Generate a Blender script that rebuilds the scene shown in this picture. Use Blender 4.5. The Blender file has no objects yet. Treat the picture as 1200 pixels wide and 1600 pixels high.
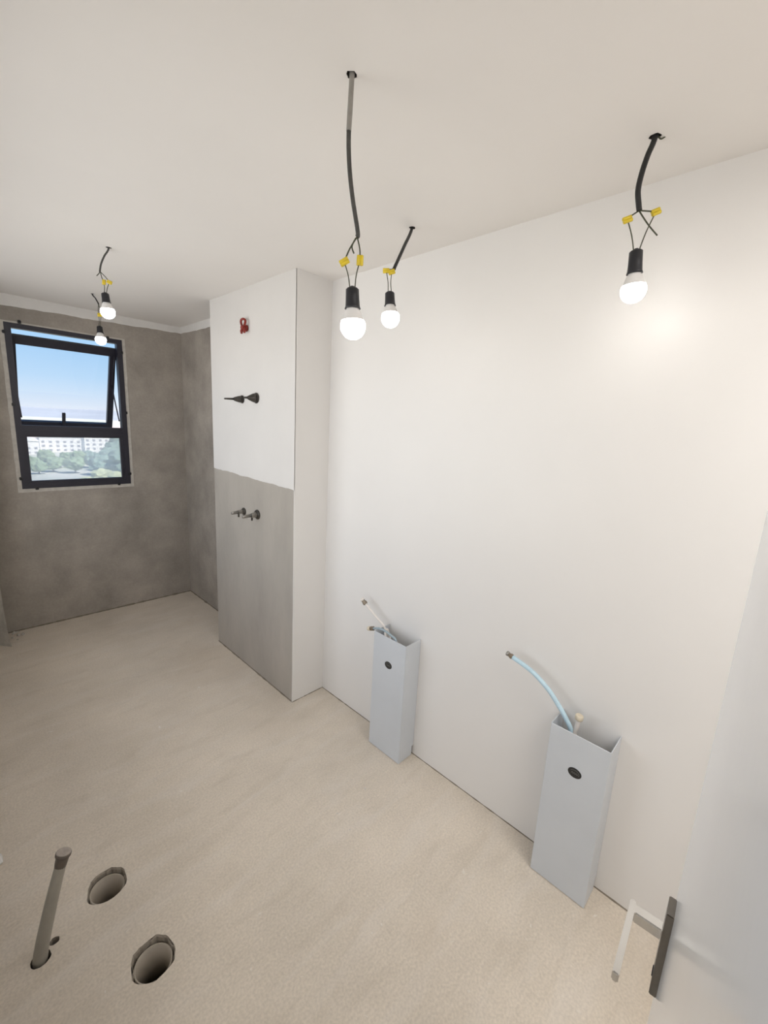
import bpy, bmesh, math, random
import numpy as np
from mathutils import Vector, Matrix, noise

random.seed(7)
D = bpy.data
SC = bpy.context.scene

# ------------------------------------------------------------------ camera
H = 2.6                      # ceiling height
YAW, PITCH, ROLL, FPX, EYE = 0.8095, 0.19794, -0.05307, 663.6, 1.795
XR, YF, XC, YC0, YC1 = 1.669, 4.335, 1.421, 2.093, 3.154   # right wall, far wall, column face, column ends
cy, sy, cp, sp = math.cos(YAW), math.sin(YAW), math.cos(PITCH), math.sin(PITCH)
fw = np.array([sy*cp, cy*cp, -sp]); rt = np.array([cy, -sy, 0.0]); dn = np.cross(fw, rt)
cr, sr = math.cos(ROLL), math.sin(ROLL)
rt2 = cr*rt + sr*dn; dn2 = -sr*rt + cr*dn
CAMP = np.array([0, 0, EYE])
cam_d = D.cameras.new('camera'); cam = D.objects.new('camera', cam_d); SC.collection.objects.link(cam)
cam_d.sensor_fit = 'HORIZONTAL'; cam_d.sensor_width = 36; cam_d.lens = FPX/1200*36
cam_d.clip_start = 0.02; cam_d.clip_end = 6000
m = Matrix.Identity(4)
for i in range(3):
    m[i][0] = rt2[i]; m[i][1] = -dn2[i]; m[i][2] = -fw[i]; m[i][3] = CAMP[i]
cam.matrix_world = m
SC.camera = cam

def ray(u, v): return rt2*((u-600)/FPX) + dn2*((v-800)/FPX) + fw
def at(u, v, depth): return Vector(CAMP + ray(u, v)*depth)          # a measured point of the place at its real depth
def onx(u, v, x): r = ray(u, v); return Vector(CAMP + r*((x-CAMP[0])/r[0]))
def ony(u, v, y): r = ray(u, v); return Vector(CAMP + r*((y-CAMP[1])/r[1]))
def onz(u, v, z): r = ray(u, v); return Vector(CAMP + r*((z-CAMP[2])/r[2]))

# ------------------------------------------------------------------ sky, sun, exposure
SC.view_settings.view_transform = 'Standard'; SC.view_settings.look = 'None'
SC.view_settings.gamma = 1; SC.view_settings.exposure = -0.14; SC.view_settings.use_curve_mapping = False
BULB = 23.0
world = D.worlds.new('sky'); SC.world = world; world.use_nodes = True
nt = world.node_tree; nt.nodes.clear()
wo = nt.nodes.new('ShaderNodeOutputWorld'); bg = nt.nodes.new('ShaderNodeBackground')
tc = nt.nodes.new('ShaderNodeTexCoord'); sep = nt.nodes.new('ShaderNodeSeparateXYZ'); cr_ = nt.nodes.new('ShaderNodeValToRGB')
nt.links.new(tc.outputs['Generated'], sep.inputs[0]); nt.links.new(sep.outputs['Z'], cr_.inputs[0])
nt.links.new(cr_.outputs[0], bg.inputs[0]); nt.links.new(bg.outputs[0], wo.inputs[0])
e = cr_.color_ramp.elements
e[0].position = 0.0; e[0].color = (0.84, 0.89, 0.98, 1)
e[1].position = 1.0; e[1].color = (0.13, 0.30, 0.70, 1)
for p_, c_ in ((0.03, (0.68, 0.82, 0.98, 1)), (0.06, (0.54, 0.75, 0.97, 1)), (0.11, (0.42, 0.67, 0.94, 1)), (0.4, (0.24, 0.48, 0.86, 1))):
    x = e.new(p_); x.color = c_
bg.inputs[1].default_value = 1.15
sun_d = D.lights.new('sun', 'SUN'); sun_d.energy = 8.5; sun_d.angle = 0.01; sun_d.color = (1, 0.95, 0.87)
sun = D.objects.new('sun', sun_d); SC.collection.objects.link(sun); sun.rotation_euler = (math.radians(42), 0, math.radians(28))

def area(name, loc, aim, sx, sy_, power, col):
    l = D.lights.new(name, 'AREA'); l.shape = 'RECTANGLE'; l.size = sx; l.size_y = sy_; l.energy = power; l.color = col
    o = D.objects.new(name, l); SC.collection.objects.link(o); o.location = loc
    o.rotation_euler = (Vector(aim)-Vector(loc)).to_track_quat('-Z', 'Y').to_euler()
# added fill lights, all unseen: hallway, outside the left wall, ceiling behind the door
area('hallway_fill_light', (-1.28, -0.05, 1.35), (1.0, 0.7, 1.35), 1.8, 2.2, 25, (1.0, 0.985, 0.97))
area('left_opening_fill_light', (-0.75, 2.3, 1.55), (0.9, 2.3, 1.60), 2.8, 1.7, 38, (1.0, 0.98, 0.955))
area('fill_light_behind_door', (0.8, -0.75, 2.55), (0.8, -0.75, 0), 1.2, 0.8, 24, (1.0, 0.975, 0.95))

# ------------------------------------------------------------------ materials
def mat(name, col, rough=0.6, metal=0.0, spec=0.5, mottle=0, scale=3, bump=0, bscale=120, col2=None, coat=0, detail=6, stretch=None, fine=0, fscale=150):
    ma = D.materials.new(name); ma.use_nodes = True
    n = ma.node_tree.nodes; l = ma.node_tree.links; b = n['Principled BSDF']
    b.inputs['Base Color'].default_value = (*col, 1); b.inputs['Roughness'].default_value = rough
    b.inputs['Metallic'].default_value = metal; b.inputs['Specular IOR Level'].default_value = spec
    b.inputs['Coat Weight'].default_value = coat
    if mottle or bump or fine:
        t = n.new('ShaderNodeTexCoord'); src = t.outputs['Object']
        if stretch:
            mp = n.new('ShaderNodeMapping'); mp.inputs['Scale'].default_value = stretch
            l.new(src, mp.inputs[0]); src = mp.outputs[0]
    if mottle:
        nz = n.new('ShaderNodeTexNoise'); nz.inputs['Scale'].default_value = scale; nz.inputs['Detail'].default_value = detail; nz.inputs['Roughness'].default_value = 0.62
        l.new(src, nz.inputs['Vector'])
        rp = n.new('ShaderNodeMapRange'); rp.inputs[1].default_value = 0.3; rp.inputs[2].default_value = 0.7
        l.new(nz.outputs['Fac'], rp.inputs[0])
        mx = n.new('ShaderNodeMix'); mx.data_type = 'RGBA'
        c2 = col2 or tuple(c*(1-mottle) for c in col)
        mx.inputs[6].default_value = (*c2, 1); mx.inputs[7].default_value = (*col, 1)
        l.new(rp.outputs[0], mx.inputs[0]); out = mx.outputs[2]
        if fine:
            nf = n.new('ShaderNodeTexNoise'); nf.inputs['Scale'].default_value = fscale; nf.inputs['Detail'].default_value = 3
            l.new(src, nf.inputs['Vector'])
            rf = n.new('ShaderNodeMapRange'); rf.inputs[1].default_value = 0.3; rf.inputs[2].default_value = 0.7
            rf.inputs[3].default_value = 1-fine; rf.inputs[4].default_value = 1+fine
            l.new(nf.outputs['Fac'], rf.inputs[0])
            vm = n.new('ShaderNodeVectorMath'); vm.operation = 'SCALE'
            l.new(out, vm.inputs[0]); l.new(rf.outputs[0], vm.inputs['Scale']); out = vm.outputs[0]
        l.new(out, b.inputs['Base Color'])
    if bump:
        nb = n.new('ShaderNodeTexNoise'); nb.inputs['Scale'].default_value = bscale; nb.inputs['Detail'].default_value = 5
        l.new(src, nb.inputs['Vector'])
        bp = n.new('ShaderNodeBump'); bp.inputs['Strength'].default_value = bump; bp.inputs['Distance'].default_value = 0.004
        l.new(nb.outputs['Fac'], bp.inputs['Height']); l.new(bp.outputs[0], b.inputs['Normal'])
    return ma

M = {}
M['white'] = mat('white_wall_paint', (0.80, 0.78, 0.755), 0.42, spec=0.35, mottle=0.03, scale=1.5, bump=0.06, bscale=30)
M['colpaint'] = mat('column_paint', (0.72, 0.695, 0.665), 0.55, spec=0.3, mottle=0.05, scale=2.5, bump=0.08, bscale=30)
M['ceil'] = mat('ceiling_paint', (0.87, 0.835, 0.795), 0.75, spec=0.2, mottle=0.03, scale=1.2, bump=0.05, bscale=20)
M['skim'] = mat('white_skim_plaster', (0.78, 0.76, 0.73), 0.8, spec=0.2, mottle=0.08, scale=6, bump=0.2, bscale=25)
M['render'] = mat('grey_cement_render', (0.45, 0.405, 0.355), 0.85, spec=0.2, mottle=0.36, scale=3.0, bump=0.35, bscale=28, fine=0.05, fscale=60)
M['render_light'] = mat('light_cement_render', (0.46, 0.42, 0.37), 0.8, spec=0.25, mottle=0.20, scale=2.2, bump=0.25, bscale=30, stretch=(1, 1.6, 0.6))
M['mortar'] = mat('pale_mortar', (0.60, 0.565, 0.51), 0.9, spec=0.2, mottle=0.25, scale=20, bump=0.4, bscale=60)
M['floor'] = mat('raw_screed', (0.76, 0.675, 0.57), 0.44, spec=0.55, mottle=0.2, scale=1.6, col2=(0.61, 0.54, 0.45), bump=0.20, bscale=60, detail=9, fine=0.10, fscale=120)
def floor_wear(ma):
    """trowel streaks, pale dust and brown patches in the screed"""
    n = ma.node_tree.nodes; l = ma.node_tree.links; b = n['Principled BSDF']
    base = b.inputs['Base Color'].links[0].from_socket; tcn = n.new('ShaderNodeTexCoord')
    for sc, st, rot, col, lo, hi, amt in ((2.2, (1.0, 4.5, 1), 0.45, (0.80, 0.76, 0.72), 0.50, 0.75, 0.24), (5.0, (0.8, 3.2, 1), 0.2, (0.46, 0.39, 0.30), 0.54, 0.78, 0.28),
                                          (1.1, (1, 1, 1), 0.0, (0.55, 0.45, 0.34), 0.55, 0.75, 0.40), (38, (1, 1, 1), 0.0, (0.86, 0.83, 0.78), 0.69, 0.76, 0.6)):
        mp = n.new('ShaderNodeMapping'); mp.inputs['Scale'].default_value = st; mp.inputs['Rotation'].default_value = (0, 0, rot); l.new(tcn.outputs['Object'], mp.inputs[0])
        nz = n.new('ShaderNodeTexNoise'); nz.inputs['Scale'].default_value = sc; nz.inputs['Detail'].default_value = 7; nz.inputs['Distortion'].default_value = 0.6; l.new(mp.outputs[0], nz.inputs['Vector'])
        mr = n.new('ShaderNodeMapRange'); mr.inputs[1].default_value = lo; mr.inputs[2].default_value = hi; mr.inputs[4].default_value = amt; l.new(nz.outputs['Fac'], mr.inputs[0])
        mx = n.new('ShaderNodeMix'); mx.data_type = 'RGBA'; mx.inputs[7].default_value = (*col, 1); l.new(mr.outputs[0], mx.inputs[0]); l.new(base, mx.inputs[6]); base = mx.outputs[2]
    l.new(base, b.inputs['Base Color'])
floor_wear(M['floor'])
M['holewall'] = mat('hole_cement', (0.40, 0.35, 0.29), 0.9, mottle=0.3, scale=25, bump=0.5, bscale=60)
M['holedark'] = mat('dark_hole_inside', (0.07, 0.06, 0.05), 0.9, mottle=0.3, scale=30)  # very dark brown for hole ends and the ceiling holes
M['pvc'] = mat('beige_drain_pipe', (0.52, 0.46, 0.38), 0.5, mottle=0.2, scale=12)
M['joint'] = mat('dusty_joint', (0.26, 0.225, 0.175), 0.95, spec=0.1, mottle=0.35, scale=18, bump=0.3, bscale=60)
M['pipe'] = mat('grey_conduit', (0.36, 0.335, 0.285), 0.45, mottle=0.15, scale=20)
M['cap'] = mat('dusty_cap', (0.46, 0.40, 0.35), 0.6, mottle=0.3, scale=60)
M['capshade'] = mat('shaded_brown_coupling', (0.13, 0.105, 0.085), 0.5, mottle=0.3, scale=50)  # dark tone paints the shade under the cap rim
M['frame'] = mat('dark_powder_coated_aluminium', (0.020, 0.019, 0.031), 0.42, spec=0.5, mottle=0.1, scale=20)
M['black'] = mat('black_plastic', (0.012, 0.012, 0.016), 0.4, mottle=0.1, scale=40)
M['cable'] = mat('black_cable', (0.013, 0.013, 0.013), 0.5, mottle=0.1, scale=40)
M['cablegrey'] = mat('dusty_cable', (0.075, 0.072, 0.065), 0.6, mottle=0.4, scale=60)
M['sheath'] = mat('grey_cable_sheath', (0.33, 0.31, 0.28), 0.6, mottle=0.2, scale=60)
M['wire'] = mat('dark_green_wire', (0.06, 0.065, 0.035), 0.5, mottle=0.2, scale=80)
M['yellow'] = mat('yellow_terminal', (0.75, 0.56, 0.03), 0.4, mottle=0.12, scale=60)
M['neck'] = mat('white_bulb_neck', (0.78, 0.76, 0.74), 0.35, mottle=0.02, scale=30)
M['steel'] = mat('grey_sheet_panel', (0.62, 0.65, 0.685), 0.42, metal=0.0, spec=0.5, mottle=0.06, scale=4, bump=0.02, bscale=60)
M['hose'] = mat('pale_blue_hose', (0.52, 0.70, 0.80), 0.35, mottle=0.08, scale=40)
M['hosedull'] = mat('grey_blue_hose', (0.34, 0.42, 0.47), 0.35, mottle=0.15, scale=40)
M['whitepipe'] = mat('white_pipe', (0.80, 0.75, 0.70), 0.35, mottle=0.04, scale=40)
M['brass'] = mat('dull_brass', (0.30, 0.25, 0.19), 0.35, metal=0.8, mottle=0.2, scale=80)
M['tancap'] = mat('cream_cap', (0.70, 0.62, 0.48), 0.5, mottle=0.1, scale=60)
M['valve'] = mat('tarnished_valve_metal', (0.085, 0.078, 0.07), 0.32, metal=0.6, mottle=0.3, scale=80)
M['valvelight'] = mat('bare_valve_metal', (0.36, 0.345, 0.32), 0.3, metal=0.85, mottle=0.2, scale=80)
M['red'] = mat('red_plastic', (0.26, 0.022, 0.012), 0.45, mottle=0.2, scale=60)
M['chrome'] = mat('polished_chrome', (0.66, 0.65, 0.63), 0.12, metal=1.0, mottle=0.05, scale=30)
M['chromedark'] = mat('brushed_plate_edge', (0.20, 0.185, 0.165), 0.3, metal=0.9, mottle=0.15, scale=60)
M['door'] = mat('white_lacquer_door', (0.89, 0.925, 0.97), 0.15, spec=0.5, mottle=0.01, scale=2, bump=0.015, bscale=25)
M['doorframe'] = mat('white_door_frame', (0.78, 0.78, 0.77), 0.4, mottle=0.02, scale=4)
M['sticker'] = mat('black_sticker', (0.018, 0.018, 0.018), 0.4, mottle=0.1, scale=60)
M['print'] = mat('grey_print', (0.20, 0.20, 0.19), 0.5, mottle=0.05, scale=60)
M['leaf'] = mat('tree_foliage', (0.30, 0.40, 0.24), 0.9, spec=0.1, mottle=0.5, scale=0.6)
M['leaf2'] = mat('blue_green_foliage', (0.26, 0.36, 0.29), 0.9, spec=0.1, mottle=0.4, scale=0.5)
M['leaf3'] = mat('yellow_green_foliage', (0.60, 0.62, 0.36), 0.9, spec=0.1, mottle=0.35, scale=0.5)
M['bark'] = mat('bark', (0.16, 0.12, 0.09), 0.9, mottle=0.3, scale=2)
M['house'] = mat('pink_render', (0.80, 0.66, 0.64), 0.9, spec=0.1, mottle=0.08, scale=0.3)
M['house2'] = mat('cream_render', (0.82, 0.79, 0.75), 0.9, spec=0.1, mottle=0.08, scale=0.3)
M['roof'] = mat('tile_roof', (0.62, 0.46, 0.42), 0.9, mottle=0.2, scale=0.5)
M['hwin'] = mat('far_window', (0.30, 0.30, 0.33), 0.3, mottle=0.1, scale=1)
M['ground'] = mat('hazed_ground', (0.62, 0.58, 0.54), 1.0, spec=0.05, mottle=0.45, scale=0.03, col2=(0.46, 0.48, 0.37))  # paled so the colour stands for aerial haze over the land
M['hill'] = mat('hazed_far_hill', (0.40, 0.415, 0.45), 1.0, spec=0.0, mottle=0.15, scale=0.004)  # distance haze is put into this pale bluish colour

g = D.materials.new('lit_globe'); g.use_nodes = True; n = g.node_tree.nodes; n.clear()
o = n.new('ShaderNodeOutputMaterial'); em = n.new('ShaderNodeEmission'); em.inputs[0].default_value = (1.0, 0.965, 0.92, 1); em.inputs[1].default_value = BULB
g.node_tree.links.new(em.outputs[0], o.inputs[0]); M['globe'] = g

def glass(name, milky, tint):
    g = D.materials.new(name); g.use_nodes = True; n = g.node_tree.nodes; l = g.node_tree.links; n.clear()
    o = n.new('ShaderNodeOutputMaterial'); tr = n.new('ShaderNodeBsdfTransparent'); tr.inputs[0].default_value = (*tint, 1)
    gl = n.new('ShaderNodeBsdfGlossy'); gl.inputs['Roughness'].default_value = 0.02
    fr = n.new('ShaderNodeFresnel'); fr.inputs[0].default_value = 1.45
    mx = n.new('ShaderNodeMixShader'); l.new(fr.outputs[0], mx.inputs[0]); l.new(tr.outputs[0], mx.inputs[1]); l.new(gl.outputs[0], mx.inputs[2])
    out = mx
    if milky:  # translucent white mixed over the clear glass, slightly uneven
        tl = n.new('ShaderNodeBsdfTranslucent'); tl.inputs[0].default_value = (0.95, 0.95, 0.97, 1)
        nz = n.new('ShaderNodeTexNoise'); nz.inputs['Scale'].default_value = 9; t = n.new('ShaderNodeTexCoord'); l.new(t.outputs['Object'], nz.inputs['Vector'])
        mr = n.new('ShaderNodeMapRange'); mr.inputs[3].default_value = milky*0.85; mr.inputs[4].default_value = milky*1.15; l.new(nz.outputs['Fac'], mr.inputs[0])
        m2 = n.new('ShaderNodeMixShader'); l.new(mr.outputs[0], m2.inputs[0]); l.new(mx.outputs[0], m2.inputs[1]); l.new(tl.outputs[0], m2.inputs[2]); out = m2
    l.new(out.outputs[0], o.inputs[0]); return g
M['glass'] = glass('clear_glass', 0.0, (0.97, 0.985, 1.0))
M['milkglass'] = glass('milky_glass', 0.33, (0.97, 0.98, 1.0))

# ------------------------------------------------------------------ mesh helpers
class MB:
    def __init__(s): s.bm = bmesh.new()
    def box(s, a, b, mi=0):
        r = bmesh.ops.create_cube(s.bm, size=1)
        c = [(a[i]+b[i])/2 for i in range(3)]; d = [abs(b[i]-a[i]) for i in range(3)]
        for v in r['verts']: v.co = Vector([c[i]+v.co[i]*d[i] for i in range(3)])
        for f in {f for v in r['verts'] for f in v.link_faces}: f.material_index = mi
        return r['verts']
    def obox(s, o, ux, uy, uz, a, b):
        vs = s.box(a, b)
        for v in vs: v.co = o + ux*v.co.x + uy*v.co.y + uz*v.co.z
        return vs
    def lathe(s, p, axis, prof, n=24, smooth=True, caps=True):
        axis = axis.normalized(); q = axis.orthogonal().normalized(); w = axis.cross(q)
        rings = []
        for (t, r) in prof:
            rings.append([s.bm.verts.new(p + axis*t + (q*math.cos(2*math.pi*k/n) + w*math.sin(2*math.pi*k/n))*max(r, 1e-5)) for k in range(n)])
        for a, b in zip(rings, rings[1:]):
            for k in range(n):
                f = s.bm.faces.new((a[k], a[(k+1) % n], b[(k+1) % n], b[k])); f.smooth = smooth
        if caps:
            s.bm.faces.new(rings[0][::-1]); s.bm.faces.new(rings[-1])
    def tube(s, pts, r, n=10, sub=4):
        pts = [Vector(p) for p in pts]; rs = r if isinstance(r, (list, tuple)) else [r]*len(pts)
        P = []; R = []
        for i in range(len(pts)-1):
            p0 = pts[max(i-1, 0)]; p1 = pts[i]; p2 = pts[i+1]; p3 = pts[min(i+2, len(pts)-1)]
            for k in range(sub):
                t = k/sub
                P.append(0.5*((2*p1)+(p2-p0)*t+(2*p0-5*p1+4*p2-p3)*t*t+(3*p1-p0-3*p2+p3)*t**3)); R.append(rs[i]*(1-t)+rs[i+1]*t)
        P.append(pts[-1]); R.append(rs[-1])
        up = (P[1]-P[0]).orthogonal().normalized(); rings = []
        for i, p in enumerate(P):
            t = (P[min(i+1, len(P)-1)]-P[max(i-1, 0)]).normalized()
            up = (up - t*up.dot(t)).normalized(); w = t.cross(up)
            rings.append([s.bm.verts.new(p+(up*math.cos(2*math.pi*k/n)+w*math.sin(2*math.pi*k/n))*R[i]) for k in range(n)])
        for a, b in zip(rings, rings[1:]):
            for k in range(n):
                f = s.bm.faces.new((a[k], a[(k+1) % n], b[(k+1) % n], b[k])); f.smooth = True
        s.bm.faces.new(rings[0][::-1]); s.bm.faces.new(rings[-1])
    def prism(s, poly, vec):
        a = [s.bm.verts.new(Vector(p)) for p in poly]; b = [s.bm.verts.new(Vector(p)+Vector(vec)) for p in poly]
        s.bm.faces.new(a[::-1]); s.bm.faces.new(b); n = len(a)
        for k in range(n): s.bm.faces.new((a[k], a[(k+1) % n], b[(k+1) % n], b[k]))
    def bevel(s, w, seg=2):
        bmesh.ops.bevel(s.bm, geom=s.bm.edges[:], offset=w, segments=seg, affect='EDGES', clamp_overlap=True)
    def build(s, name, mats, parent=None, origin=None):
        bmesh.ops.recalc_face_normals(s.bm, faces=s.bm.faces[:])
        if origin is None and parent is not None: origin = parent['_o']
        org = Vector(origin) if origin is not None else Vector((0, 0, 0))
        for v in s.bm.verts: v.co -= org
        me = D.meshes.new(name); s.bm.to_mesh(me); s.bm.free()
        for ma in (mats if isinstance(mats, list) else [mats]): me.materials.append(ma)
        ob = D.objects.new(name, me); SC.collection.objects.link(ob)
        ob['_o'] = list(org)
        if parent is not None:
            ob.parent = parent; ob.location = org - Vector(parent['_o'])
        else: ob.location = org
        return ob

def empty(name, loc):
    ob = D.objects.new(name, None); SC.collection.objects.link(ob); ob.location = loc; ob['_o'] = list(loc); ob.empty_display_size = 0.05
    return ob
def tag(o, label=None, cat=None, group=None, kind=None):
    if label: o['label'] = label
    if cat: o['category'] = cat
    if group: o['group'] = group
    if kind: o['kind'] = kind
    return o
def struct(o): o['kind'] = 'structure'; return o

def sheet_with_holes(x0, y0, x1, y1, z, holes, depth, up, thick):
    """flat slab with real round holes; hole walls get material slot 1, hole ends slot 2"""
    b = MB(); bm = b.bm
    out = [bm.verts.new((x, y, z)) for x, y in ((x0, y0), (x1, y0), (x1, y1), (x0, y1))]
    edges = [bm.edges.new((out[i], out[(i+1) % 4])) for i in range(4)]
    loops = []
    for (hx, hy, r, n, wob) in holes:
        vs = []
        for k in range(n):
            a = 2*math.pi*k/n; rr = r*(1+wob*(noise.noise(Vector((hx*7+math.cos(a)*1.3, hy*5+math.sin(a)*1.3, 0)))+0.6*noise.noise(Vector((hx+math.cos(a)*5, hy+math.sin(a)*5, 2)))))
            vs.append(bm.verts.new((hx+rr*math.cos(a), hy+rr*math.sin(a), z)))
        edges += [bm.edges.new((vs[i], vs[(i+1) % n])) for i in range(n)]; loops.append((vs, hx, hy, r))
    bmesh.ops.triangle_fill(bm, edges=edges, use_beauty=True, use_dissolve=False)
    # drop the fills of the holes
    for f in bm.faces[:]:
        c = f.calc_center_median()
        for vs, hx, hy, r in loops:
            if all(v in vs for v in f.verts): bm.faces.remove(f); break
    s = 1 if up else -1
    for vs, hx, hy, r in loops:
        prev = vs
        for dz, k in ((0.006, 0.955), (depth, 0.94)):
            ring = [bm.verts.new((hx+(v.co.x-hx)*k, hy+(v.co.y-hy)*k, z+s*dz)) for v in vs]
            for i in range(len(vs)):
                f = bm.faces.new((prev[i], prev[(i+1) % len(vs)], ring[(i+1) % len(vs)], ring[i])); f.material_index = 1
            prev = ring
        f = bm.faces.new(prev); f.material_index = 2
    lo = [bm.verts.new((v.co.x, v.co.y, z+s*thick)) for v in out]
    bm.faces.new(lo)
    for i in range(4): bm.faces.new((out[i], out[(i+1) % 4], lo[(i+1) % 4], lo[i]))
    return b

def ragged_band(p0, p1, nrm, z_lo, z_hi, th, amp, seed, flip=False, n=70):
    """plaster layer on a wall from p0 to p1 (xy), lower edge ragged if not flip"""
    b = MB(); bm = b.bm; p0 = Vector(p0); p1 = Vector(p1); nn = Vector((nrm[0], nrm[1], 0))*th
    rows = []
    for i in range(n+1):
        t = i/n; x = p0.lerp(p1, t)
        a = amp*(noise.noise(Vector((t*9, seed, 0)))*1.0 + noise.noise(Vector((t*34, seed, 3)))*0.5)
        zl = (z_lo[0]*(1-t)+z_lo[1]*t) + a
        fr = [bm.verts.new((x.x+nn.x*k, x.y+nn.y*k, zz)) for k, zz in ((0, zl-0.001), (0.6, zl), (1, zl+0.006), (1, z_hi), (0, z_hi))]
        rows.append(fr)
    for a_, c_ in zip(rows, rows[1:]):
        for k in range(5): bm.faces.new((a_[k], c_[k], c_[(k+1) % 5], a_[(k+1) % 5]))
    bm.faces.new(rows[0]); bm.faces.new(rows[-1][::-1])
    return b

# ------------------------------------------------------------------ room shell
XL, YN = -0.09, -1.25        # left wall face, near wall face
HALL = (-1.35, -1.25, 0.95)
holeA = (0.268, 1.630); holeB = (0.315, 1.262)
pipe0 = onz(63, 1497, 0.0)
b = sheet_with_holes(HALL[0], HALL[1], XR, YF, 0.0,
                     [(*holeA, 0.0655, 56, 0.15), (*holeB, 0.0665, 56, 0.15), (pipe0.x+0.001, pipe0.y-0.005, 0.0275, 24, 0.12), (pipe0.x+0.042, pipe0.y+0.026, 0.014, 16, 0.2)], 0.20, False, 0.25)
floor = struct(b.build('floor', [M['floor'], M['holewall'], M['holedark']]))

ceil_holes = [onz(550, 117, H), onz(644, 356, H), onz(1024, 213, H), onz(170, 387, H), onz(144, 459, H)]
b = sheet_with_holes(HALL[0], HALL[1], XR, YF, H, [(p.x, p.y, r, 20, 0.35) for p, r in zip(ceil_holes, (0.012, 0.013, 0.014, 0.012, 0.010))], 0.09, True, 0.2)
struct(b.build('ceiling', [M['ceil'], M['holedark'], M['holedark']]))

b = MB(); b.box((XR, HALL[1], -0.25), (XR+0.2, YC1-0.2, H+0.2)); wr = struct(b.build('wall_right', M['white']))
b = MB(); b.box((XR, YC1-0.2, -0.25), (XR+0.2, YF+0.2, H+0.2)); b.build('grey_render', M['render'], wr)
ragged_band((XR, YF), (XR, YC1-0.1), (-1, 0), (2.545, 2.525), H, 0.004, 0.007, 5.1).build('white_plaster_band', M['skim'], wr)

# far wall with the window opening
WX0, WX1, WZ0, WZ1 = 0.412, 1.172, 1.168, 2.402
b = MB()
b.box((HALL[0], YF, -0.25), (WX0, YF+0.2, H+0.2)); b.box((WX1, YF, -0.25), (XR, YF+0.2, H+0.2))
b.box((WX0, YF, -0.25), (WX1, YF+0.2, WZ0)); b.box((WX0, YF, WZ1), (WX1, YF+0.2, H+0.2))
wf = struct(b.build('wall_far', M['render']))
ragged_band((XL, YF), (XR, YF), (0, -1), (2.508, 2.548), H, 0.004, 0.007, 1.7, n=120).build('white_plaster_band', M['skim'], wf)

# column (duct) standing out from the right wall
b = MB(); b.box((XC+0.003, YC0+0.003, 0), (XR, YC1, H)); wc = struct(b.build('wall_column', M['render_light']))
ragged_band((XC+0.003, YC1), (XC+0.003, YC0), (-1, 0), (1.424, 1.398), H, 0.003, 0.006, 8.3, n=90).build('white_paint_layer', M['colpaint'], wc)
b = MB(); bm = b.bm
L = []; n_ = 60
for i in range(n_+1):
    z = H*i/n_; L.append((XC-0.0005+0.0018*(noise.noise(Vector((z*7, 2.2, 0)))+0.3*noise.noise(Vector((z*30, 1, 0)))) - (0.003 if z > 1.4 else 0.0), z))
fa = [bm.verts.new((x, YC0, z)) for x, z in L]; fb = [bm.verts.new((x, YC0+0.003, z)) for x, z in L]
ra = [bm.verts.new((XR, YC0, z)) for x, z in L]; rb = [bm.verts.new((XR, YC0+0.003, z)) for x, z in L]
for i in range(n_):
    bm.faces.new((fa[i], fa[i+1], ra[i+1], ra[i])); bm.faces.new((fb[i], fb[i+1], fa[i+1], fa[i])); bm.faces.new((fb[i], rb[i], rb[i+1], fb[i+1]))
b.build('white_paint_front', M['white'], wc)

# left side: wall with doorway, plus the nib beside the far wall
DY0, DY1, DZ = -0.075, 0.80, 2.06
b = MB()
LW = (1.10, 3.75, 0.85, 2.35)      # unseen opening added to let fill light through the left wall
b.box((XL-0.12, DY1, 0), (XL, LW[0], H)); b.box((XL-0.12, LW[1], 0), (XL, YF, H)); b.box((XL-0.12, LW[0], 0), (XL, LW[1], LW[2])); b.box((XL-0.12, LW[0], LW[3]), (XL, LW[1], H)); b.box((XL-0.12, HALL[1], 0), (XL, DY0, H)); b.box((XL-0.12, DY0, DZ), (XL, DY1, H))
struct(b.build('wall_left', M['white']))
b = MB(); bm = b.bm
foot = [(0.206, 4.072), (0.206, YF), (XL, YF), (XL, 4.30), (0.10, 4.20)]
rows = []
for i in range(41):
    z = H*i/40
    fl = 0.0 if z > 0.5 else 0.02*((0.5-z)/0.5)**2
    w = 0.006*noise.noise(Vector((z*5, 0.3, 1)))+0.004*noise.noise(Vector((z*22, 0.3, 1)))
    rows.append([bm.verts.new((foot[0][0]+w+fl-0.012, foot[0][1]-fl, z))] + [bm.verts.new((x, y, z)) for x, y in foot[1:]])
for a_, c_ in zip(rows, rows[1:]):
    for k in range(5): bm.faces.new((a_[k], a_[(k+1) % 5], c_[(k+1) % 5], c_[k]))
bm.faces.new(rows[0]); bm.faces.new(rows[-1])
struct(b.build('wall_nib', M['mortar']))
b = MB(); b.box((XL, YN-0.15, 0), (XR, YN, H)); struct(b.build('wall_near', M['white']))
# hallway behind the camera
b = MB()
b.box((HALL[0]-0.1, HALL[1], 0), (HALL[0], HALL[2], H)); b.box((HALL[0]-0.1, HALL[1]-0.1, 0), (XL-0.12, HALL[1], H)); b.box((HALL[0]-0.1, HALL[2], 0), (XL-0.12, HALL[2]+0.1, H))
struct(b.build('wall_hallway', M['white']))
b = MB()
for y0, y1, z0, z1 in ((DY0-0.05, DY0+0.02, 0, DZ+0.05), (DY1-0.02, DY1+0.05, 0, DZ+0.05), (DY0+0.02, DY1-0.02, DZ-0.02, DZ+0.05)):
    b.box((XL-0.135, y0, z0), (XL+0.012, y1, z1))
b.bevel(0.002); struct(b.build('trim_1', M['doorframe']))

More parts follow.
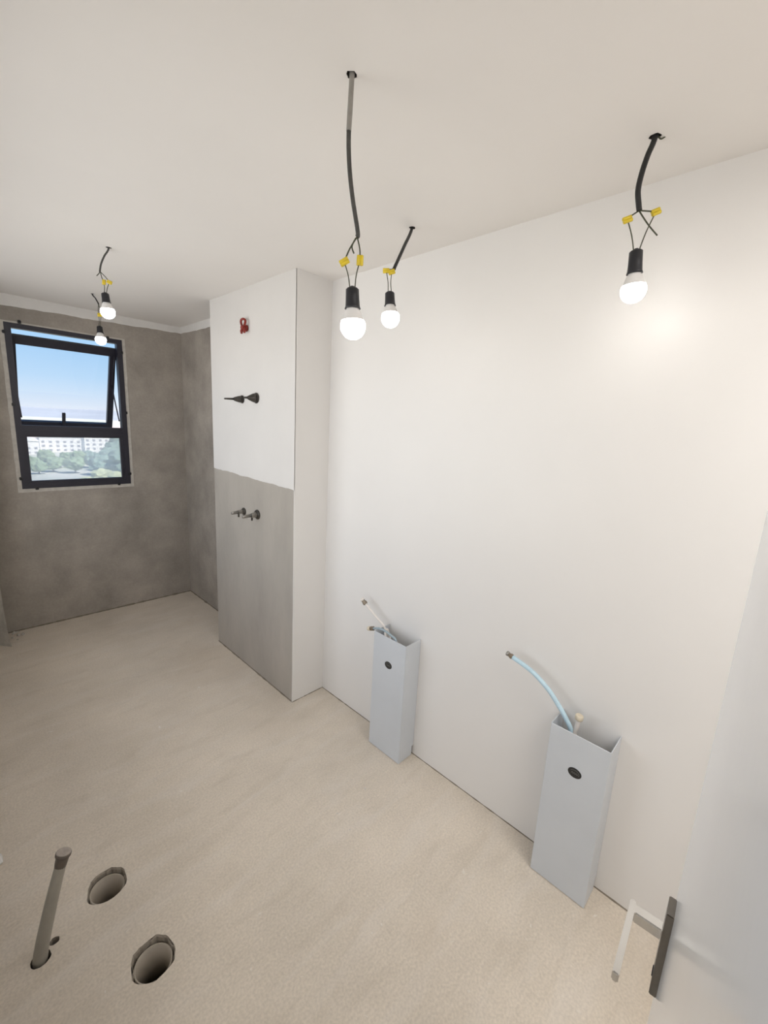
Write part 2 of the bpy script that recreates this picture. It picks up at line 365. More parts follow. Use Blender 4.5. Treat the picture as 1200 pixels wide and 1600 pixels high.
# grout/cement line left in the wall-floor joints
def joint(name, a, c, w, seed, n=90):
    b = MB(); bm = b.bm; a = Vector((*a, 0)); c = Vector((*c, 0)); d = (c-a).normalized(); nn = Vector((-d.y, d.x, 0)); rows = []
    for i in range(n+1):
        t = i/n; p = a.lerp(c, t); k = w*(0.55+0.9*abs(noise.noise(Vector((t*14, seed, 0))))+0.5*noise.noise(Vector((t*50, seed, 0))))
        rows.append([bm.verts.new(p), bm.verts.new(p+nn*k), bm.verts.new(p+nn*k*0.5+Vector((0, 0, k*0.35))), bm.verts.new(p+Vector((0, 0, k*0.7)))])
    for p_, q_ in zip(rows, rows[1:]):
        for k in range(4): bm.faces.new((p_[k], q_[k], q_[(k+1) % 4], p_[(k+1) % 4]))
    bm.faces.new(rows[0]); bm.faces.new(rows[-1]); ob = b.build(name, M['joint']); return struct(ob)
joint('trim_2', (XR, 0.0), (XR, YC0), 0.006, 1.0)
joint('trim_3', (XR, YC0), (XC, YC0), 0.005, 2.0, 20)
joint('trim_4', (XC+0.003, YC0), (XC+0.003, YC1), 0.009, 3.0, 50)
joint('trim_5', (XR, YF), (0.206, YF), 0.016, 4.0, 70)
joint('trim_6', (XR, YC1), (XR, YF), 0.012, 5.0, 50)

# ------------------------------------------------------------------ window
win = struct(empty('window_1', (0.79, YF, WZ0)))
def bars(b, x0, x1, z0, z1, w, y0, y1, wt=None, wb=None):
    wt = w if wt is None else wt; wb = w if wb is None else wb
    b.box((x0, y0, z0), (x0+w, y1, z1)); b.box((x1-w, y0, z0), (x1, y1, z1))
    b.box((x0+w, y0, z1-wt), (x1-w, y1, z1)); b.box((x0+w, y0, z0), (x1-w, y1, z0+wb))
b = MB(); bars(b, WX0-0.002, WX1+0.002, WZ0-0.002, WZ1+0.002, 0.040, YF-0.006, YF+0.055, wt=0.034, wb=0.046)
for f in b.bm.verts: pass
b.build('outer_frame', M['frame'], win)
b = MB(); b.box((WX0+0.03, YF-0.004, 1.583), (WX1-0.03, YF+0.053, 1.662)); b.box((WX0+0.038, YF-0.008, 1.612), (WX1-0.038, YF-0.004, 1.625)); b.build('transom', M['frame'], win)
b = MB(); b.box((WX0+0.054, YF+0.022, WZ0+0.054), (WX1-0.054, YF+0.028, 1.585)); b.build('glass_pane', M['milkglass'], win)
b = MB(); bars(b, WX0+0.036, WX1-0.036, WZ0+0.042, 1.585, 0.026, YF+0.002, YF+0.030, wt=0.012, wb=0.016); b.build('glazing_bead', M['frame'], win)
w2 = struct(empty('added_left_opening', (XL, 2.425, LW[2])))  # unseen frame added around the opening for the left fill light
b = MB()
for y in (LW[0], (LW[0]+LW[1])/2-0.025, LW[1]-0.05): b.box((XL-0.09, y, LW[2]), (XL-0.03, y+0.05, LW[3]))
for z in (LW[2], LW[3]-0.05): b.box((XL-0.09, LW[0]+0.05, z), (XL-0.03, LW[1]-0.05, z+0.05))
b.build('outer_frame', M['frame'], w2)
# mortar border round the frame
b = MB(); bm = b.bm
def ringpt(x0, x1, z0, z1, n=24):
    P = []
    for (ax, az), (cx, cz) in zip(((x0, z0), (x1, z0), (x1, z1), (x0, z1)), ((x1, z0), (x1, z1), (x0, z1), (x0, z0))):
        for i in range(n): P.append((ax+(cx-ax)*i/n, az+(cz-az)*i/n))
    return P
inn = ringpt(WX0-0.001, WX1+0.001, WZ0-0.001, WZ1+0.001); outp = ringpt(WX0-0.029, WX1+0.026, WZ0-0.030, WZ1+0.014)
A = [bm.verts.new((x, YF-0.003, z)) for x, z in inn]; A2 = [bm.verts.new((x, YF+0.002, z)) for x, z in inn]
B = []; B2 = []
for i, (x, z) in enumerate(outp):
    w = 0.0035*noise.noise(Vector((x*16, z*16, 0)))
    B.append(bm.verts.new((x+w, YF-0.004, z+w))); B2.append(bm.verts.new((x+w, YF+0.002, z+w)))
for i in range(len(A)):
    j = (i+1) % len(A)
    bm.faces.new((A[i], A[j], B[j], B[i])); bm.faces.new((B[i], B[j], B2[j], B2[i])); bm.faces.new((A[i], A2[i], A2[j], A[j]))
tag(b.build('mortar_border', M['mortar'], win), 'pale grey mortar strip')
# fixing lugs
for (u, v) in ((30, 503), (6, 518), (190, 551), (197, 645), (203, 740), (186, 756), (58, 763), (33, 748), (21, 632), (168, 528)):
    p = ony(u, v, YF-0.005)
    b = MB(); b.box((p.x-0.011, YF-0.011, p.z-0.012), (p.x+0.011, YF-0.003, p.z+0.012)); b.bevel(0.003)
    b.lathe(Vector((p.x, YF-0.010, p.z)), Vector((0, -1, 0)), [(0, 0.006), (0.004, 0.006), (0.006, 0.003)], 10)
    b.build('fixing_lug', M['black'], win)
# awning sash, hinged at the top and pushed out at the bottom
S0 = Vector((0.432, YF+0.062, 2.328)); tilt = math.radians(23.5)
ux = Vector((1, 0, 0)); uz = Vector((0, math.sin(tilt), -math.cos(tilt))); uy = Vector((0, math.cos(tilt), math.sin(tilt)))
SW, SH = 0.713, 0.745
sash = MB()
for a, c in (((0, 0, 0), (0.045, 0.036, SH)), ((SW-0.045, 0, 0), (SW, 0.036, SH)), ((0.045, 0, 0), (SW-0.045, 0.036, 0.066)), ((0.045, 0, SH-0.042), (SW-0.045, 0.036, SH))):
    sash.obox(S0, ux, uy, uz, a, c)
sash = sash.build('awning_sash', M['frame'], win)
b = MB(); b.obox(S0, ux, uy, uz, (0.04, 0.016, 0.06), (SW-0.04, 0.021, SH-0.038)); b.build('glass_pane', M['glass'], sash)
b = MB()
hb = S0 + ux*(SW*0.47) + uz*(SH-0.020)
b.obox(hb, ux, uy, uz, (-0.016, -0.012, -0.022), (0.016, 0.0, 0.018)); b.obox(hb, ux, uy, uz, (-0.008, -0.026, -0.012), (0.008, -0.010, 0.006))
b.obox(hb, (ux+uz*-0.06).normalized(), uy, uz, (-0.009, -0.038, -0.125), (0.010, -0.024, 0.008)); b.bevel(0.002)
b.build('sash_handle', M['frame'], sash)
for xx, s_ in ((WX0+0.046, 1), (WX1-0.048, -1)):
    b = MB(); q0 = Vector((xx, YF+0.035, 1.72)); q1 = Vector((xx, S0.y+0.13, 2.03))
    b.tube([q0, q0.lerp(q1, 0.5)+Vector((0, 0.004, 0)), q1], 0.005, 6, 2)
    q2 = Vector((xx, YF+0.035, 2.28)); b.tube([q2, q1], 0.004, 6, 2)
    b.build('stay_arm', M['frame'], win)

# ------------------------------------------------------------------ pendant bulbs
AX = lambda p, q: (q-p).normalized()
def pendant(hole, label, path, cord_r, jn, conns, sock_top, globe, depth_s, cordmat, extra=None, s=1.0, jacket=None):
    root = empty('pendant_bulb', hole)
    tag(root, label, 'light bulb', 'bare bulbs hanging from the ceiling')
    up = hole + Vector((0, 0, 0.075))
    pts = [up, hole] + path + [jn]
    b = MB(); b.tube(pts, cord_r, 10, 5); b.build('cord', cordmat, root)
    if jacket:
        b = MB(); b.tube([up+Vector((0.001, 0, 0))] + [hole] + path[:jacket], cord_r*1.12, 10, 5); tag(b.build('cord_sheath', M['sheath'], root), 'light grey sheath')
    ax = AX(sock_top, globe); right = Vector(rt2)
    side = (right - ax*right.dot(ax)).normalized()
    for i, (cpt, cdir) in enumerate(conns):
        b = MB(); cd = cdir.normalized(); L_ = 0.0115*s
        q = cd.cross(Vector(fw)).normalized(); w_ = cd.cross(q)
        for k in (-1, 1):
            b.lathe(cpt + q*k*0.0036*s - cd*L_, cd, [(0, 0.0035*s), (0.001, 0.0048*s), (L_*2-0.001, 0.0048*s), (L_*2, 0.0035*s)], 10)
            b.lathe(cpt + cd*k*0.0052*s - w_*0.003*s, -w_, [(0, 0.0032*s), (0.006*s, 0.0030*s)], 8)
        b.build('wire_connector', M['yellow'], root)
        end = sock_top + side*(0.006*(1 if i else -1))*s + ax*0.006
        mid1 = jn.lerp(cpt, 0.5) + side*0.003*(1 if i else -1)
        b = MB(); b.tube([jn, mid1, cpt], 0.0019*s, 6, 4); b.build('wire', M['wire'], root)
        mid = cpt.lerp(end, 0.5) + side*0.003*(-1 if i else 1)*s
        b = MB(); b.tube([cpt, mid, end], 0.0015*s, 6, 4); b.build('wire', M['wire'], root)
    for ex in (extra or []):
        b = MB(); b.tube(ex, 0.0019*s, 6, 4); b.build('wire', M['wire'], root)
    Ls = (globe-sock_top).length - 0.041*s
    b = MB(); b.lathe(sock_top, ax, [(-0.004, 0.005*s), (0, 0.006*s), (0.0005, 0.0125*s), (0.004, 0.0162*s), (Ls*0.55, 0.0168*s), (Ls*0.9, 0.0180*s), (Ls, 0.0200*s), (Ls, 0.0165*s), (Ls-0.012, 0.015*s)], 28)
    b.build('socket', M['black'], root)
    b0 = sock_top + ax*(Ls-0.010)
    t1 = (globe-b0).length
    b = MB(); b.lathe(b0, ax, [(0, 0.0140*s), (0.010, 0.0150*s), (0.016, 0.0185*s), (t1-0.015*s, 0.0268*s), (t1-0.0125*s, 0.0288*s)], 28); bulb = b.build('bulb', M['neck'], root)
    b = MB(); prof = []
    R_ = 0.0315*s
    for k in range(13):
        a = math.radians(-24 + (90+24)*k/12); prof.append((R_*math.sin(a), R_*math.cos(a)))
    b.lathe(globe, ax, prof, 28); b.build('globe', M['globe'], bulb)
    return root

h1, hm, hr, hf, hg = ceil_holes
d1 = 1.075
pendant(h1, 'bare bulb on the longest dusty cord, nearest the middle of the ceiling',
        [at(545, 205, 1.018), at(546, 260, 1.033), at(551, 310, 1.047), at(559, 362, 1.062)], 0.0056, at(558, 370, 1.064),
        [(at(538, 409, d1), Vector(rt2)*1.0+Vector((0, 0, 0.55))), (at(562.5, 407, d1), Vector((0.02, 0, 1)))],
        at(550.5, 450, 1.087), at(551.5, 510, 1.105), d1, M['cablegrey'],
        extra=[[at(556, 372, 1.066), at(550, 385, 1.068), at(553, 396, 1.07)]], s=1.04, jacket=1)
dm = 1.60
pendant(hm, 'bare bulb on a slanting black cord beside the white wall, second from the right',
        [at(631, 386, 1.66), at(617, 417, 1.61)], 0.0062, at(616, 420, 1.61),
        [(at(603.5, 423, dm), Vector(rt2)), (at(612, 425, dm), Vector(rt2)*1.0+Vector((0, 0, 0.3)))],
        at(609, 457, 1.595), at(610, 497, 1.60), dm, M['cable'], s=1.10)
dr = 1.18
pendant(hr, 'bare bulb on a thick black cord at the far right of the ceiling',
        [at(1012, 243, 1.152), at(1003, 270, 1.162), at(997, 297, 1.170), at(998, 320, 1.178)], 0.0072, at(999, 329, 1.18),
        [(at(980.5, 343, dr), Vector(rt2)+Vector((0, 0, 0.35))), (at(1025, 331, dr), Vector(rt2)+Vector((0, 0, 0.40)))],
        at(994, 391, 1.20), at(989.5, 454, 1.222), dr, M['cable'],
        extra=[[at(999, 330, 1.178), at(1012, 350, 1.17), at(1027, 368, 1.168)], [hr+Vector((0, 0, 0.01)), hr+Vector((0.012, -0.010, -0.004)), hr+Vector((0.020, -0.020, 0.002))]], s=1.07)
df = 2.155
pendant(hf, 'bare bulb on a thin frayed cord in front of the window, nearer of two',
        [at(163, 400, 2.132), at(158, 412, 2.14), at(156, 424, 2.147)], 0.0042, at(157, 425, 2.147),
        [(at(162.5, 441, df), Vector((0.1, 0.05, 1))), (at(171, 441, df), Vector(rt2)-Vector((0, 0, 0.45)))],
        at(164, 458, 2.165), at(168.5, 487.5, 2.185), df, M['cablegrey'],
        extra=[[at(157, 424, 2.147), at(154, 428, 2.147), at(151, 431, 2.147)]], s=1.06)
dg = 3.0
pendant(hg, 'smallest bare bulb hanging in front of the top of the window',
        [at(149, 466, 2.98), at(153.5, 474, 2.985)], 0.0042, at(154, 476, 2.985),
        [(at(154.5, 492, dg), Vector((0, 0, 1))), (at(158.5, 492, dg), Vector((0.2, 0, 1)))],
        at(155.5, 510, 3.0), at(157.5, 531, 3.01), dg, M['cable'], s=1.10)

# ------------------------------------------------------------------ pipe box covers on the right wall
XB = 1.548
def cover(y0, y1, label):
    root = empty('pipe_cover', (XB, (y0+y1)/2, 0)); tag(root, label, 'pipe cover')
    t = 0.003
    b = MB(); b.box((XB, y0, 0.002), (XB+t, y1, 0.697)); b.bevel(0.001, 1); b.build('front_panel', M['steel'], root)
    for y in (y0, y1-t):
        b = MB(); e0 = XB+t
        b.prism([(e0, y, 0.002), (XR-0.014, y, 0.002), (XR-0.014, y, 0.055), (XR-0.001, y, 0.055), (XR-0.001, y, 0.700), (e0, y, 0.697)], (0, t, 0))
        b.build('side_panel', M['steel'], root)
    # dark oval sticker with a pale ring and scribbled lettering
    cyy, cz = y0+(y1-y0)*0.495, 0.542
    st = MB(); bm = st.bm; N = 32
    e0 = [bm.verts.new((XB-0.0012, cyy+0.025*math.cos(2*math.pi*k/N), cz+0.020*math.sin(2*math.pi*k/N))) for k in range(N)]
    e1 = [bm.verts.new((XB+0.0005, v.co.y, v.co.z)) for v in e0]
    bm.faces.new(e0); bm.faces.new(e1[::-1])
    for k in range(N): bm.faces.new((e0[k], e0[(k+1) % N], e1[(k+1) % N], e1[k]))
    sk = st.build('logo_sticker', M['sticker'], root)
    b = MB()
    b.tube([(XB-0.0013, cyy+0.017*math.cos(2*math.pi*k/24), cz+0.0125*math.sin(2*math.pi*k/24)) for k in range(2, 15)], 0.0006, 5, 2)
    b.tube([(XB-0.0013, cyy+0.012-0.0035*k, cz-0.001+0.0035*(1 if k % 2 else -1)) for k in range(8)], 0.0006, 5, 3)
    b.build('logo_print', M['print'], sk)
    return root
cover(1.268, 1.500, 'grey folded pipe cover with dark oval sticker beside the column, further one')
cover(0.293, 0.512, 'grey folded pipe cover with dark oval sticker near the door')

def hose(name, label, cat, pts, r, material, fit):
    root = empty(name, pts[-1]); tag(root, label, cat)
    b = MB(); b.tube(pts, r, 12, 6); b.build('tube', material, root)
    fit(root, pts); return root
def V3(x, y, z): return Vector((x, y, z))
def nut(k, mnut, mtip=None, L=0.03):
    def f(root, pts):
        d = AX(pts[1], pts[0])
        b = MB(); b.lathe(pts[0]-d*0.004, d, [(0, k*0.8), (0.002, k), (L*0.5, k), (L*0.52, k*0.8), (L*0.8, k*0.8)], 6, smooth=False); b.build('hex_nut', mnut, root)
        if mtip: b = MB(); b.lathe(pts[0]+d*L*0.7, d, [(0, k*0.65), (0.001, k*0.9), (L*0.45, k*0.9), (L*0.55, k*0.6)], 14); b.build('end_cap', mtip, root)
    return f
def wpts(lst): return [onx(u, v, x) for u, v, x in lst]
hose('supply_hose', 'pale blue hose arching up out of the pipe cover near the door', 'hose',
     wpts([(800, 1026, 1.605), (830, 1048, 1.607), (855, 1075, 1.608), (871, 1099, 1.608), (884, 1122, 1.608), (892, 1144, 1.610)]) + [V3(1.615, 0.462, 0.55), V3(1.64, 0.465, 0.42), V3(1.668, 0.465, 0.36)],
     0.0095, M['hose'], nut(0.0115, M['brass'], M['valvelight'], 0.022))
def capped(k, L, mm):
    def f(root, pts):
        d = AX(pts[1], pts[0]); b = MB(); b.lathe(pts[0]-d*0.004, d, [(0, k*0.9), (0.002, k), (L-0.003, k), (L, k*0.8)], 18); b.build('end_cap', mm, root)
    return f
hose('capped_pipe', 'short white pipe with round cream cap above the cover near the door', 'pipe',
     wpts([(904.5, 1123, 1.615), (901, 1137, 1.615), (897, 1150, 1.615)]) + [V3(1.62, 0.420, 0.55), V3(1.668, 0.42, 0.44)],
     0.0085, M['whitepipe'], capped(0.0150, 0.020, M['tancap']))
hose('capped_pipe', 'thin white pipe with dark nut leaning up from the further cover', 'pipe',
     wpts([(571, 943, 1.60), (582, 957, 1.605), (592, 969, 1.61), (601, 981, 1.615)]) + [V3(1.62, 1.44, 0.60), V3(1.668, 1.43, 0.48)],
     0.0062, M['whitepipe'], nut(0.0135, M['brass'], M['whitepipe'], 0.030))
hose('supply_hose', 'grey blue hose with cream cap curving over the further pipe cover', 'hose',
     wpts([(583, 982, 1.560), (592, 982, 1.560), (602, 986, 1.560), (611, 993, 1.560), (619, 1002, 1.562)]) + [V3(1.575, 1.360, 0.60), V3(1.63, 1.37, 0.50), V3(1.668, 1.37, 0.46)],
     0.0062, M['hosedull'], nut(0.0135, M['brass'], M['tancap'], 0.034))
hose('capped_pipe', 'pale stub pipe resting on the edge of the further cover', 'pipe',
     wpts([(603, 997, 1.558), (602, 989, 1.580), (606, 985, 1.60)]) + [V3(1.62, 1.42, 0.58), V3(1.668, 1.42, 0.52)],
     0.0062, M['whitepipe'], capped(0.0075, 0.008, M['whitepipe']))

# ------------------------------------------------------------------ valves and red plug on the column face
def valve(u, v, name, label, ln, flange_r, style):
    p = onx(u, v, XC); p.x = XC-0.001 if v < 740 else XC+0.003
    root = empty(name, p); tag(root, label, 'tap valve', 'bare tap valves on the column')
    ax = Vector((-1, 0, -0.04)).normalized()
    b = MB(); b.lathe(p, ax, [(0, flange_r), (0.006, flange_r), (0.009, flange_r*0.82), (0.012, flange_r*0.80)], 24); b.build('wall_flange', M['valve'], root)
    if style == 'cone':
        b = MB(); b.lathe(p+ax*0.011, ax, [(0, flange_r*0.88), (0.014, flange_r*0.80), (0.045, 0.012), (0.050, 0.009)], 20); b.build('cone', M['valve'], root)
        b = MB(); b.lathe(p+ax*0.055, ax, [(0, 0.008), (ln-0.057, 0.0055), (ln-0.055, 0.004)], 12); b.build('spindle', M['valve'], root)
    else:
        b = MB(); b.lathe(p+ax*0.011, ax, [(0, flange_r*0.6), (0.02, flange_r*0.62), (0.03, flange_r*0.55), (0.035, 0.016)], 6, smooth=False); b.build('hex_body', M['valvelight'], root)
        b = MB(); b.lathe(p+ax*0.045, ax, [(0, 0.011), (ln-0.05, 0.010), (ln-0.045, 0.007)], 14); b.build('spindle', M['valvelight'], root)
        b = MB(); b.lathe(p+ax*0.04+Vector((0, 0, 0.01)), Vector((0, 0.1, -1)), [(0, 0.006), (0.045, 0.006)], 10); b.build('pin', M['valve'], root)
    return root
valve(379, 624, 'tap_valve', 'bare dark tap valve on white column, left one with long thin spindle', 0.125, 0.026, 'cone')
valve(401, 622, 'tap_valve', 'bare dark tap valve on white column, right one with wide flange', 0.085, 0.033, 'cone')
valve(381, 799, 'tap_valve', 'bare metal tap valve on grey render of the column, left one', 0.095, 0.026, 'hex')
valve(402, 804, 'tap_valve', 'bare metal tap valve on grey render of the column, right one', 0.110, 0.033, 'hex')
p = onx(385.5, 511, XC-0.003)
root = empty('pipe_plug', p); tag(root, 'red plastic looped pipe plug high on the white column', 'plug')
b = MB(); pts = []
for k in range(13):
    a = math.pi*(-0.12+1.24*k/12); pts.append(p + Vector((-0.024-0.006*math.sin(a*2), 0.021*math.cos(a), 0.012+0.031*math.sin(a))))
b.tube(pts, 0.0072, 10, 3); b.build('loop', M['red'], root)
b = MB(); b.lathe(p+Vector((0, 0, -0.008)), Vector((-1, 0, 0)), [(-0.0, 0.020), (0.012, 0.020), (0.014, 0.014), (0.036, 0.013), (0.038, 0.010)], 20); b.build('body', M['red'], root)
for s_ in (-1, 1):
    b = MB(); b.tube([p+Vector((-0.022, s_*0.010, -0.012)), p+Vector((-0.026, s_*0.018, -0.026)), p+Vector((-0.026, s_*0.017, -0.042))], [0.008, 0.009, 0.006], 10, 4); b.build('prong', M['red'], root)

# ------------------------------------------------------------------ floor fittings
for (hx, hy), lab in ((holeA, 'round open drain pipe sunk in floor, further from the camera'), (holeB, 'round open drain pipe sunk in floor, nearer and larger looking')):
    b = MB(); bm = b.bm; N = 40; R = []
    for r, z in ((0.0585, -0.195), (0.0585, -0.018), (0.0545, -0.018), (0.0535, -0.195)):
        R.append([bm.verts.new((hx+r*math.cos(2*math.pi*k/N), hy+r*math.sin(2*math.pi*k/N), z)) for k in range(N)])
    for i in range(4):
        a_, c_ = R[i], R[(i+1) % 4]
        for k in range(N): f = bm.faces.new((a_[k], a_[(k+1) % N], c_[(k+1) % N], c_[k])); f.smooth = True
    ob = b.build('drain_pipe', M['pvc'], origin=(hx, hy, -0.195)); tag(ob, lab, 'drain', 'open drains in the floor')
top = onz(97.5, 1340, 0.33)
root = empty('upright_conduit', (pipe0.x, pipe0.y, 0)); tag(root, 'bent grey pipe with capped end standing out of the floor', 'pipe')
mid = pipe0.lerp(top, 0.5) + Vector((-0.006, -0.010, 0.006))
b = MB(); b.tube([Vector((pipe0.x, pipe0.y, -0.10)), Vector((pipe0.x, pipe0.y, 0.0)), mid, top], [0.021, 0.021, 0.019, 0.0155], 16, 6); b.build('tube', M['pipe'], root)
d = AX(mid, top)
b = MB(); b.lathe(top-d*0.028, d, [(0, 0.0165), (0.012, 0.0180), (0.030, 0.0190), (0.036, 0.0225), (0.044, 0.0230)], 20); b.build('coupling', M['capshade'], root)
b = MB(); b.lathe(top+d*0.0165, d, [(0, 0.0215), (0.003, 0.0215), (0.004, 0.018)], 20); b.build('cap', M['cap'], root)
# chip of plaster at the left of the floor
pc = onz(1, 1345, 0)
b = MB(); bmesh.ops.create_icosphere(b.bm, subdivisions=2, radius=0.022)
for v in b.bm.verts:
    v.co = Vector((v.co.x*0.8, v.co.y*1.2, v.co.z*0.7))*(1+0.35*noise.noise(v.co*70)) + Vector((pc.x-0.006, pc.y, 0.011))
tag(b.build('plaster_chip', M['skim'], origin=(pc.x-0.006, pc.y, 0)), 'small white plaster chip on floor at left edge', 'rubble')
for i in range(14):
    u = random.uniform(4, 60); v = random.uniform(985, 1003)
    q = onz(u, v, 0); q.y = min(q.y, YF-0.03); r = random.uniform(0.006, 0.014)
    if q.x < 0.24: q.x += 0.05
    if i > 8: q = onz(random.uniform(220, 700), random.uniform(1100, 1560), 0); r = random.uniform(0.002, 0.004)
    b = MB(); bmesh.ops.create_icosphere(b.bm, subdivisions=1, radius=r)
    for vv in b.bm.verts: vv.co = vv.co*(1+0.5*noise.noise(vv.co*90+Vector((i, 0, 0)))) + Vector((q.x, q.y, r*0.6))
    tag(b.build('mortar_crumb', M['mortar'] if i <= 8 else M['skim'], origin=(q.x, q.y, 0)),
        'small grey mortar crumb at foot of window wall' if i <= 8 else 'tiny pale plaster speck lying on bare floor', 'rubble',
        'mortar crumbs along the window wall' if i <= 8 else 'plaster specks on the floor')

# ------------------------------------------------------------------ door standing open at the right
LE = Vector((0.800, 0.0186, 0)); dd = Vector((math.sin(math.radians(86)), math.cos(math.radians(86)), 0)); nn = Vector((-dd.y, dd.x, 0)); zz = Vector((0, 0, 1))
DW = 0.868
door = struct(empty('door_1', LE - dd*DW))
b = MB(); b.obox(LE, dd, nn, zz, (-DW, -0.040, 0.012), (0, 0, 2.04)); b.bevel(0.0015, 2); b.build('door_leaf', M['door'], door)
handle = MB(); bk = 0.052; hz = 1.0
handle.obox(LE, dd, nn, zz, (-bk-0.019, 0.0, hz-0.112), (-bk+0.019, 0.0105, hz+0.056)); handle.bevel(0.0012, 2)
handle = handle.build('door_handle', M['chromedark'], door); handle['label'] = 'chrome lever handle on dark edged plate'
b = MB(); b.obox(LE, dd, nn, zz, (-bk-0.0095, 0.010, hz-0.0105), (-bk+0.0095, 0.0512, hz+0.0105)); b.bevel(0.002, 2); b.build('handle_neck', M['chrome'], handle)
b = MB(); b.obox(LE, dd, nn, zz, (-bk-0.122, 0.051, hz-0.0088), (-bk+0.0165, 0.0605, hz+0.0088)); b.bevel(0.0018, 2); b.build('lever', M['chrome'], handle)
b = MB(); b.lathe(LE - dd*bk + nn*0.0100 + zz*(hz-0.085), nn, [(0, 0.008), (0.0018, 0.008), (0.002, 0.005)], 16); b.build('keyhole', M['black'], handle)
for z in (0.25, 1.0, 1.8):
    b = MB(); b.lathe(LE-dd*(DW+0.006)-nn*0.004+zz*z, zz, [(0, 0.007), (0.10, 0.007)], 12); b.build('hinge', M['chrome'], door)

# ------------------------------------------------------------------ outside, seen through the window
GZ = -34.0
b = MB(); n_ = 60; bm = b.bm; G = {}
for i in range(n_+1):
    for j in range(n_+1):
        x = -500+1600*i/n_; y = 12+1500*j/n_
        G[i, j] = bm.verts.new((x, y, GZ + 2.5*noise.noise(Vector((x*0.01, y*0.01, 0))) + (y > 450)*(y-450)*0.012))
for i in range(n_):
    for j in range(n_): bm.faces.new((G[i, j], G[i+1, j], G[i+1, j+1], G[i, j+1]))
struct(b.build('ground', M['ground']))
b = MB(); bm = b.bm; rows = []
for i in range(81):
    a = math.radians(-35+80*i/80); row = []
    for k, (rr, hh) in enumerate(((1350, -36), (1700, -14), (2100, 6), (2500, -40))):
        hgt = hh + (14*noise.noise(Vector((i*0.13, k*2.0, 4))) if 0 < k < 3 else 0)
        row.append(bm.verts.new((rr*math.sin(a), rr*math.cos(a), hgt)))
    rows.append(row)
for a_, c_ in zip(rows, rows[1:]):
    for k in range(3): bm.faces.new((a_[k], c_[k], c_[k+1], a_[k+1]))
struct(b.build('hills', M['hill']))

def crown_mesh(seed, sq):
    bm = bmesh.new(); bmesh.ops.create_icosphere(bm, subdivisions=3, radius=1)
    for v in bm.verts:
        k = 1+0.38*noise.noise(v.co*1.7+Vector((seed, 0, 0)))+0.22*noise.noise(v.co*4+Vector((0, seed, 0)))
        v.co = Vector((v.co.x*k, v.co.y*k, v.co.z*k*sq))
    me = D.meshes.new('crown'); bm.to_mesh(me); bm.free(); return me
cms = [crown_mesh(s*3.1, 0.8+0.1*s) for s in range(4)]
bm = bmesh.new(); bmesh.ops.create_cone(bm, segments=8, radius1=0.35, radius2=0.2, depth=1, cap_ends=True)
trunk = D.meshes.new('trunk'); bm.to_mesh(trunk); bm.free(); trunk.materials.append(M['bark'])
var = {}
for mk in ('leaf', 'leaf2', 'leaf3'):
    var[mk] = []
    for c in cms:
        c2 = c.copy(); c2.materials.append(M[mk]); var[mk].append(c2)
TL = {'leaf': 'mid green leafy tree far below the window', 'leaf2': 'dark blue green tree cluster far behind lower pane', 'leaf3': 'pale yellow green tree in the foreground of the view'}
def gz(x, y): return GZ + 2.5*noise.noise(Vector((x*0.01, y*0.01, 0))) + (y > 450)*(y-450)*0.012
placed = []
def tree(az, dist, r, mk):
    r = r*0.62
    a = math.radians(az)
    for k in range(60):          # slide outwards or inwards until the crown clears its neighbours
        dist_ = dist + (k//2+k%2)*4*(1 if k % 2 else -1); x, y = dist_*math.sin(a), dist_*math.cos(a)
        if all(math.hypot(x-px, y-py) > 1.42*(r+pr) for px, py, pr in placed): dist = dist_; break
    placed.append((x, y, r))
    x, y = dist*math.sin(a), dist*math.cos(a); z = gz(x, y)
    t = empty('tree', (x, y, z)); tag(t, TL[mk], 'tree', 'trees outside, ' + {'leaf': 'mid green', 'leaf2': 'dark', 'leaf3': 'yellow green'}[mk])
    c = D.objects.new('crown', random.choice(var[mk])); SC.collection.objects.link(c); c.parent = t; c.location = (0, 0, r*1.15); c.scale = (r, r, r*0.85); c.rotation_euler = (0, 0, random.uniform(0, 6))
    k = D.objects.new('trunk', trunk); SC.collection.objects.link(k); k.parent = t; k.scale = (r*0.25, r*0.25, r*1.0); k.location = (0, 0, r*0.4)
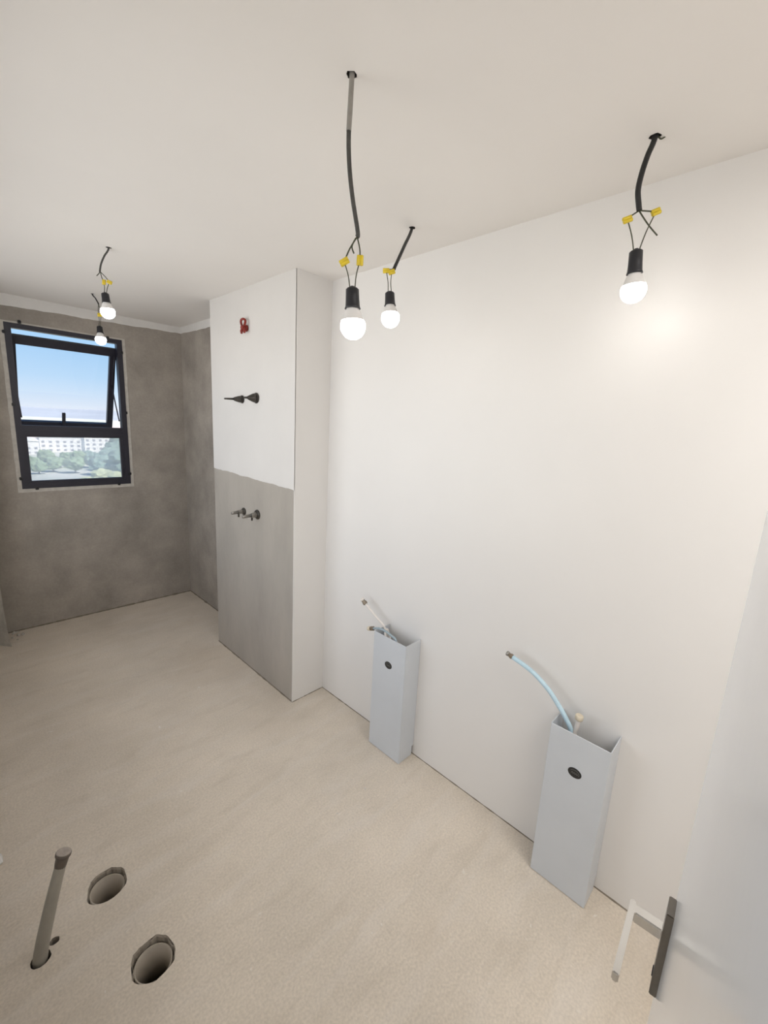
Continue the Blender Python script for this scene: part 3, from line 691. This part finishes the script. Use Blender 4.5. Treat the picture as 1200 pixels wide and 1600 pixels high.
for az, dist, r, mk in [(6.2, 330, 7, 'leaf'), (6.9, 300, 6, 'leaf'), (7.6, 345, 8, 'leaf'), (8.1, 310, 7, 'leaf'), (8.7, 330, 6, 'leaf'), (9.3, 350, 6, 'leaf'),
                        (10.0, 300, 8, 'leaf'), (10.4, 330, 8, 'leaf'), (11.2, 340, 7, 'leaf2'), (11.8, 330, 8, 'leaf2'), (12.3, 320, 9, 'leaf2'), (12.9, 330, 10, 'leaf2'), (13.5, 340, 11, 'leaf2'),
                        (14.0, 330, 12, 'leaf2'), (14.7, 325, 13, 'leaf2'), (15.4, 320, 12, 'leaf2'), (14.3, 425, 13, 'leaf2'), (15.4, 410, 14, 'leaf2'),
                        (6.4, 215, 4, 'leaf3'), (7.3, 225, 5, 'leaf3'), (8.5, 220, 5.5, 'leaf3'), (9.4, 228, 5, 'leaf3'), (11.0, 235, 5, 'leaf3'), (11.8, 225, 6, 'leaf3'), (12.5, 240, 7, 'leaf3'),
                        (13.2, 235, 7, 'leaf3'), (14.0, 245, 7, 'leaf3'), (14.8, 235, 6, 'leaf3'), (12.0, 265, 5, 'leaf3'), (13.6, 275, 6, 'leaf3')]:
    tree(az, dist, r, mk)
bm = bmesh.new(); bmesh.ops.create_cube(bm, size=1); wm = D.meshes.new('window'); bm.to_mesh(wm); bm.free(); wm.materials.append(M['hwin'])
def house(az, dist, w, h, mk, lab, nw):
    a = math.radians(az); x, y = dist*math.sin(a), dist*math.cos(a); z = gz(x, y)-0.5
    t = empty('building', (x, y, z)); tag(t, lab, 'building', 'far buildings beyond the trees')
    b = MB(); b.box((x-w/2, y, z), (x+w/2, y+12, z+h)); b.build('wall', M[mk], t)
    b = MB(); b.prism([(x-w/2-0.6, y-0.6, z+h), (x+w/2+0.6, y-0.6, z+h), (x+w/2-2, y+6, z+h+2.4), (x-w/2+2, y+6, z+h+2.4)], (0, 0, 0.4)); b.build('roof', M['roof'] if mk == 'house' else M['house2'], t)
    for r_ in range(max(1, int(h//4))):
        for k in range(nw):
            o = D.objects.new('window', wm); SC.collection.objects.link(o); o.parent = t
            o.location = (-w/2+w*(k+0.5)/nw, -0.02, 2.2+r_*3.4); o.scale = (w/nw*0.42, 0.2, 1.6)
for az, dist, w, h, mk, lab, nw in [(5.7, 436, 22, 11, 'house2', 'cream building at the far left of the view', 5), (7.6, 492, 28, 8, 'house', 'long low pink building left of the view centre', 6),
        (9.3, 455, 34, 13, 'house2', 'long cream terrace in the middle of the view', 7), (10.9, 480, 26, 12, 'house', 'pink terrace right of the long cream one', 5),
        (12.2, 434, 18, 17, 'house2', 'tall cream block among dark trees', 4), (13.4, 500, 26, 20, 'house', 'tallest pink block at the right of the view', 5),
        (3.7, 460, 30, 12, 'house', 'pink building left beyond the window', 5), (16.5, 470, 30, 12, 'house2', 'cream building right beyond the dark trees', 5),
        (8.4, 560, 40, 14, 'house', 'second row pink building behind the terrace', 6), (11.5, 600, 40, 16, 'house2', 'second row cream building behind the pink terrace', 6)]:
    house(az, dist, w, h, mk, lab, nw)

for o in D.objects:
    if '_o' in o: del o['_o']
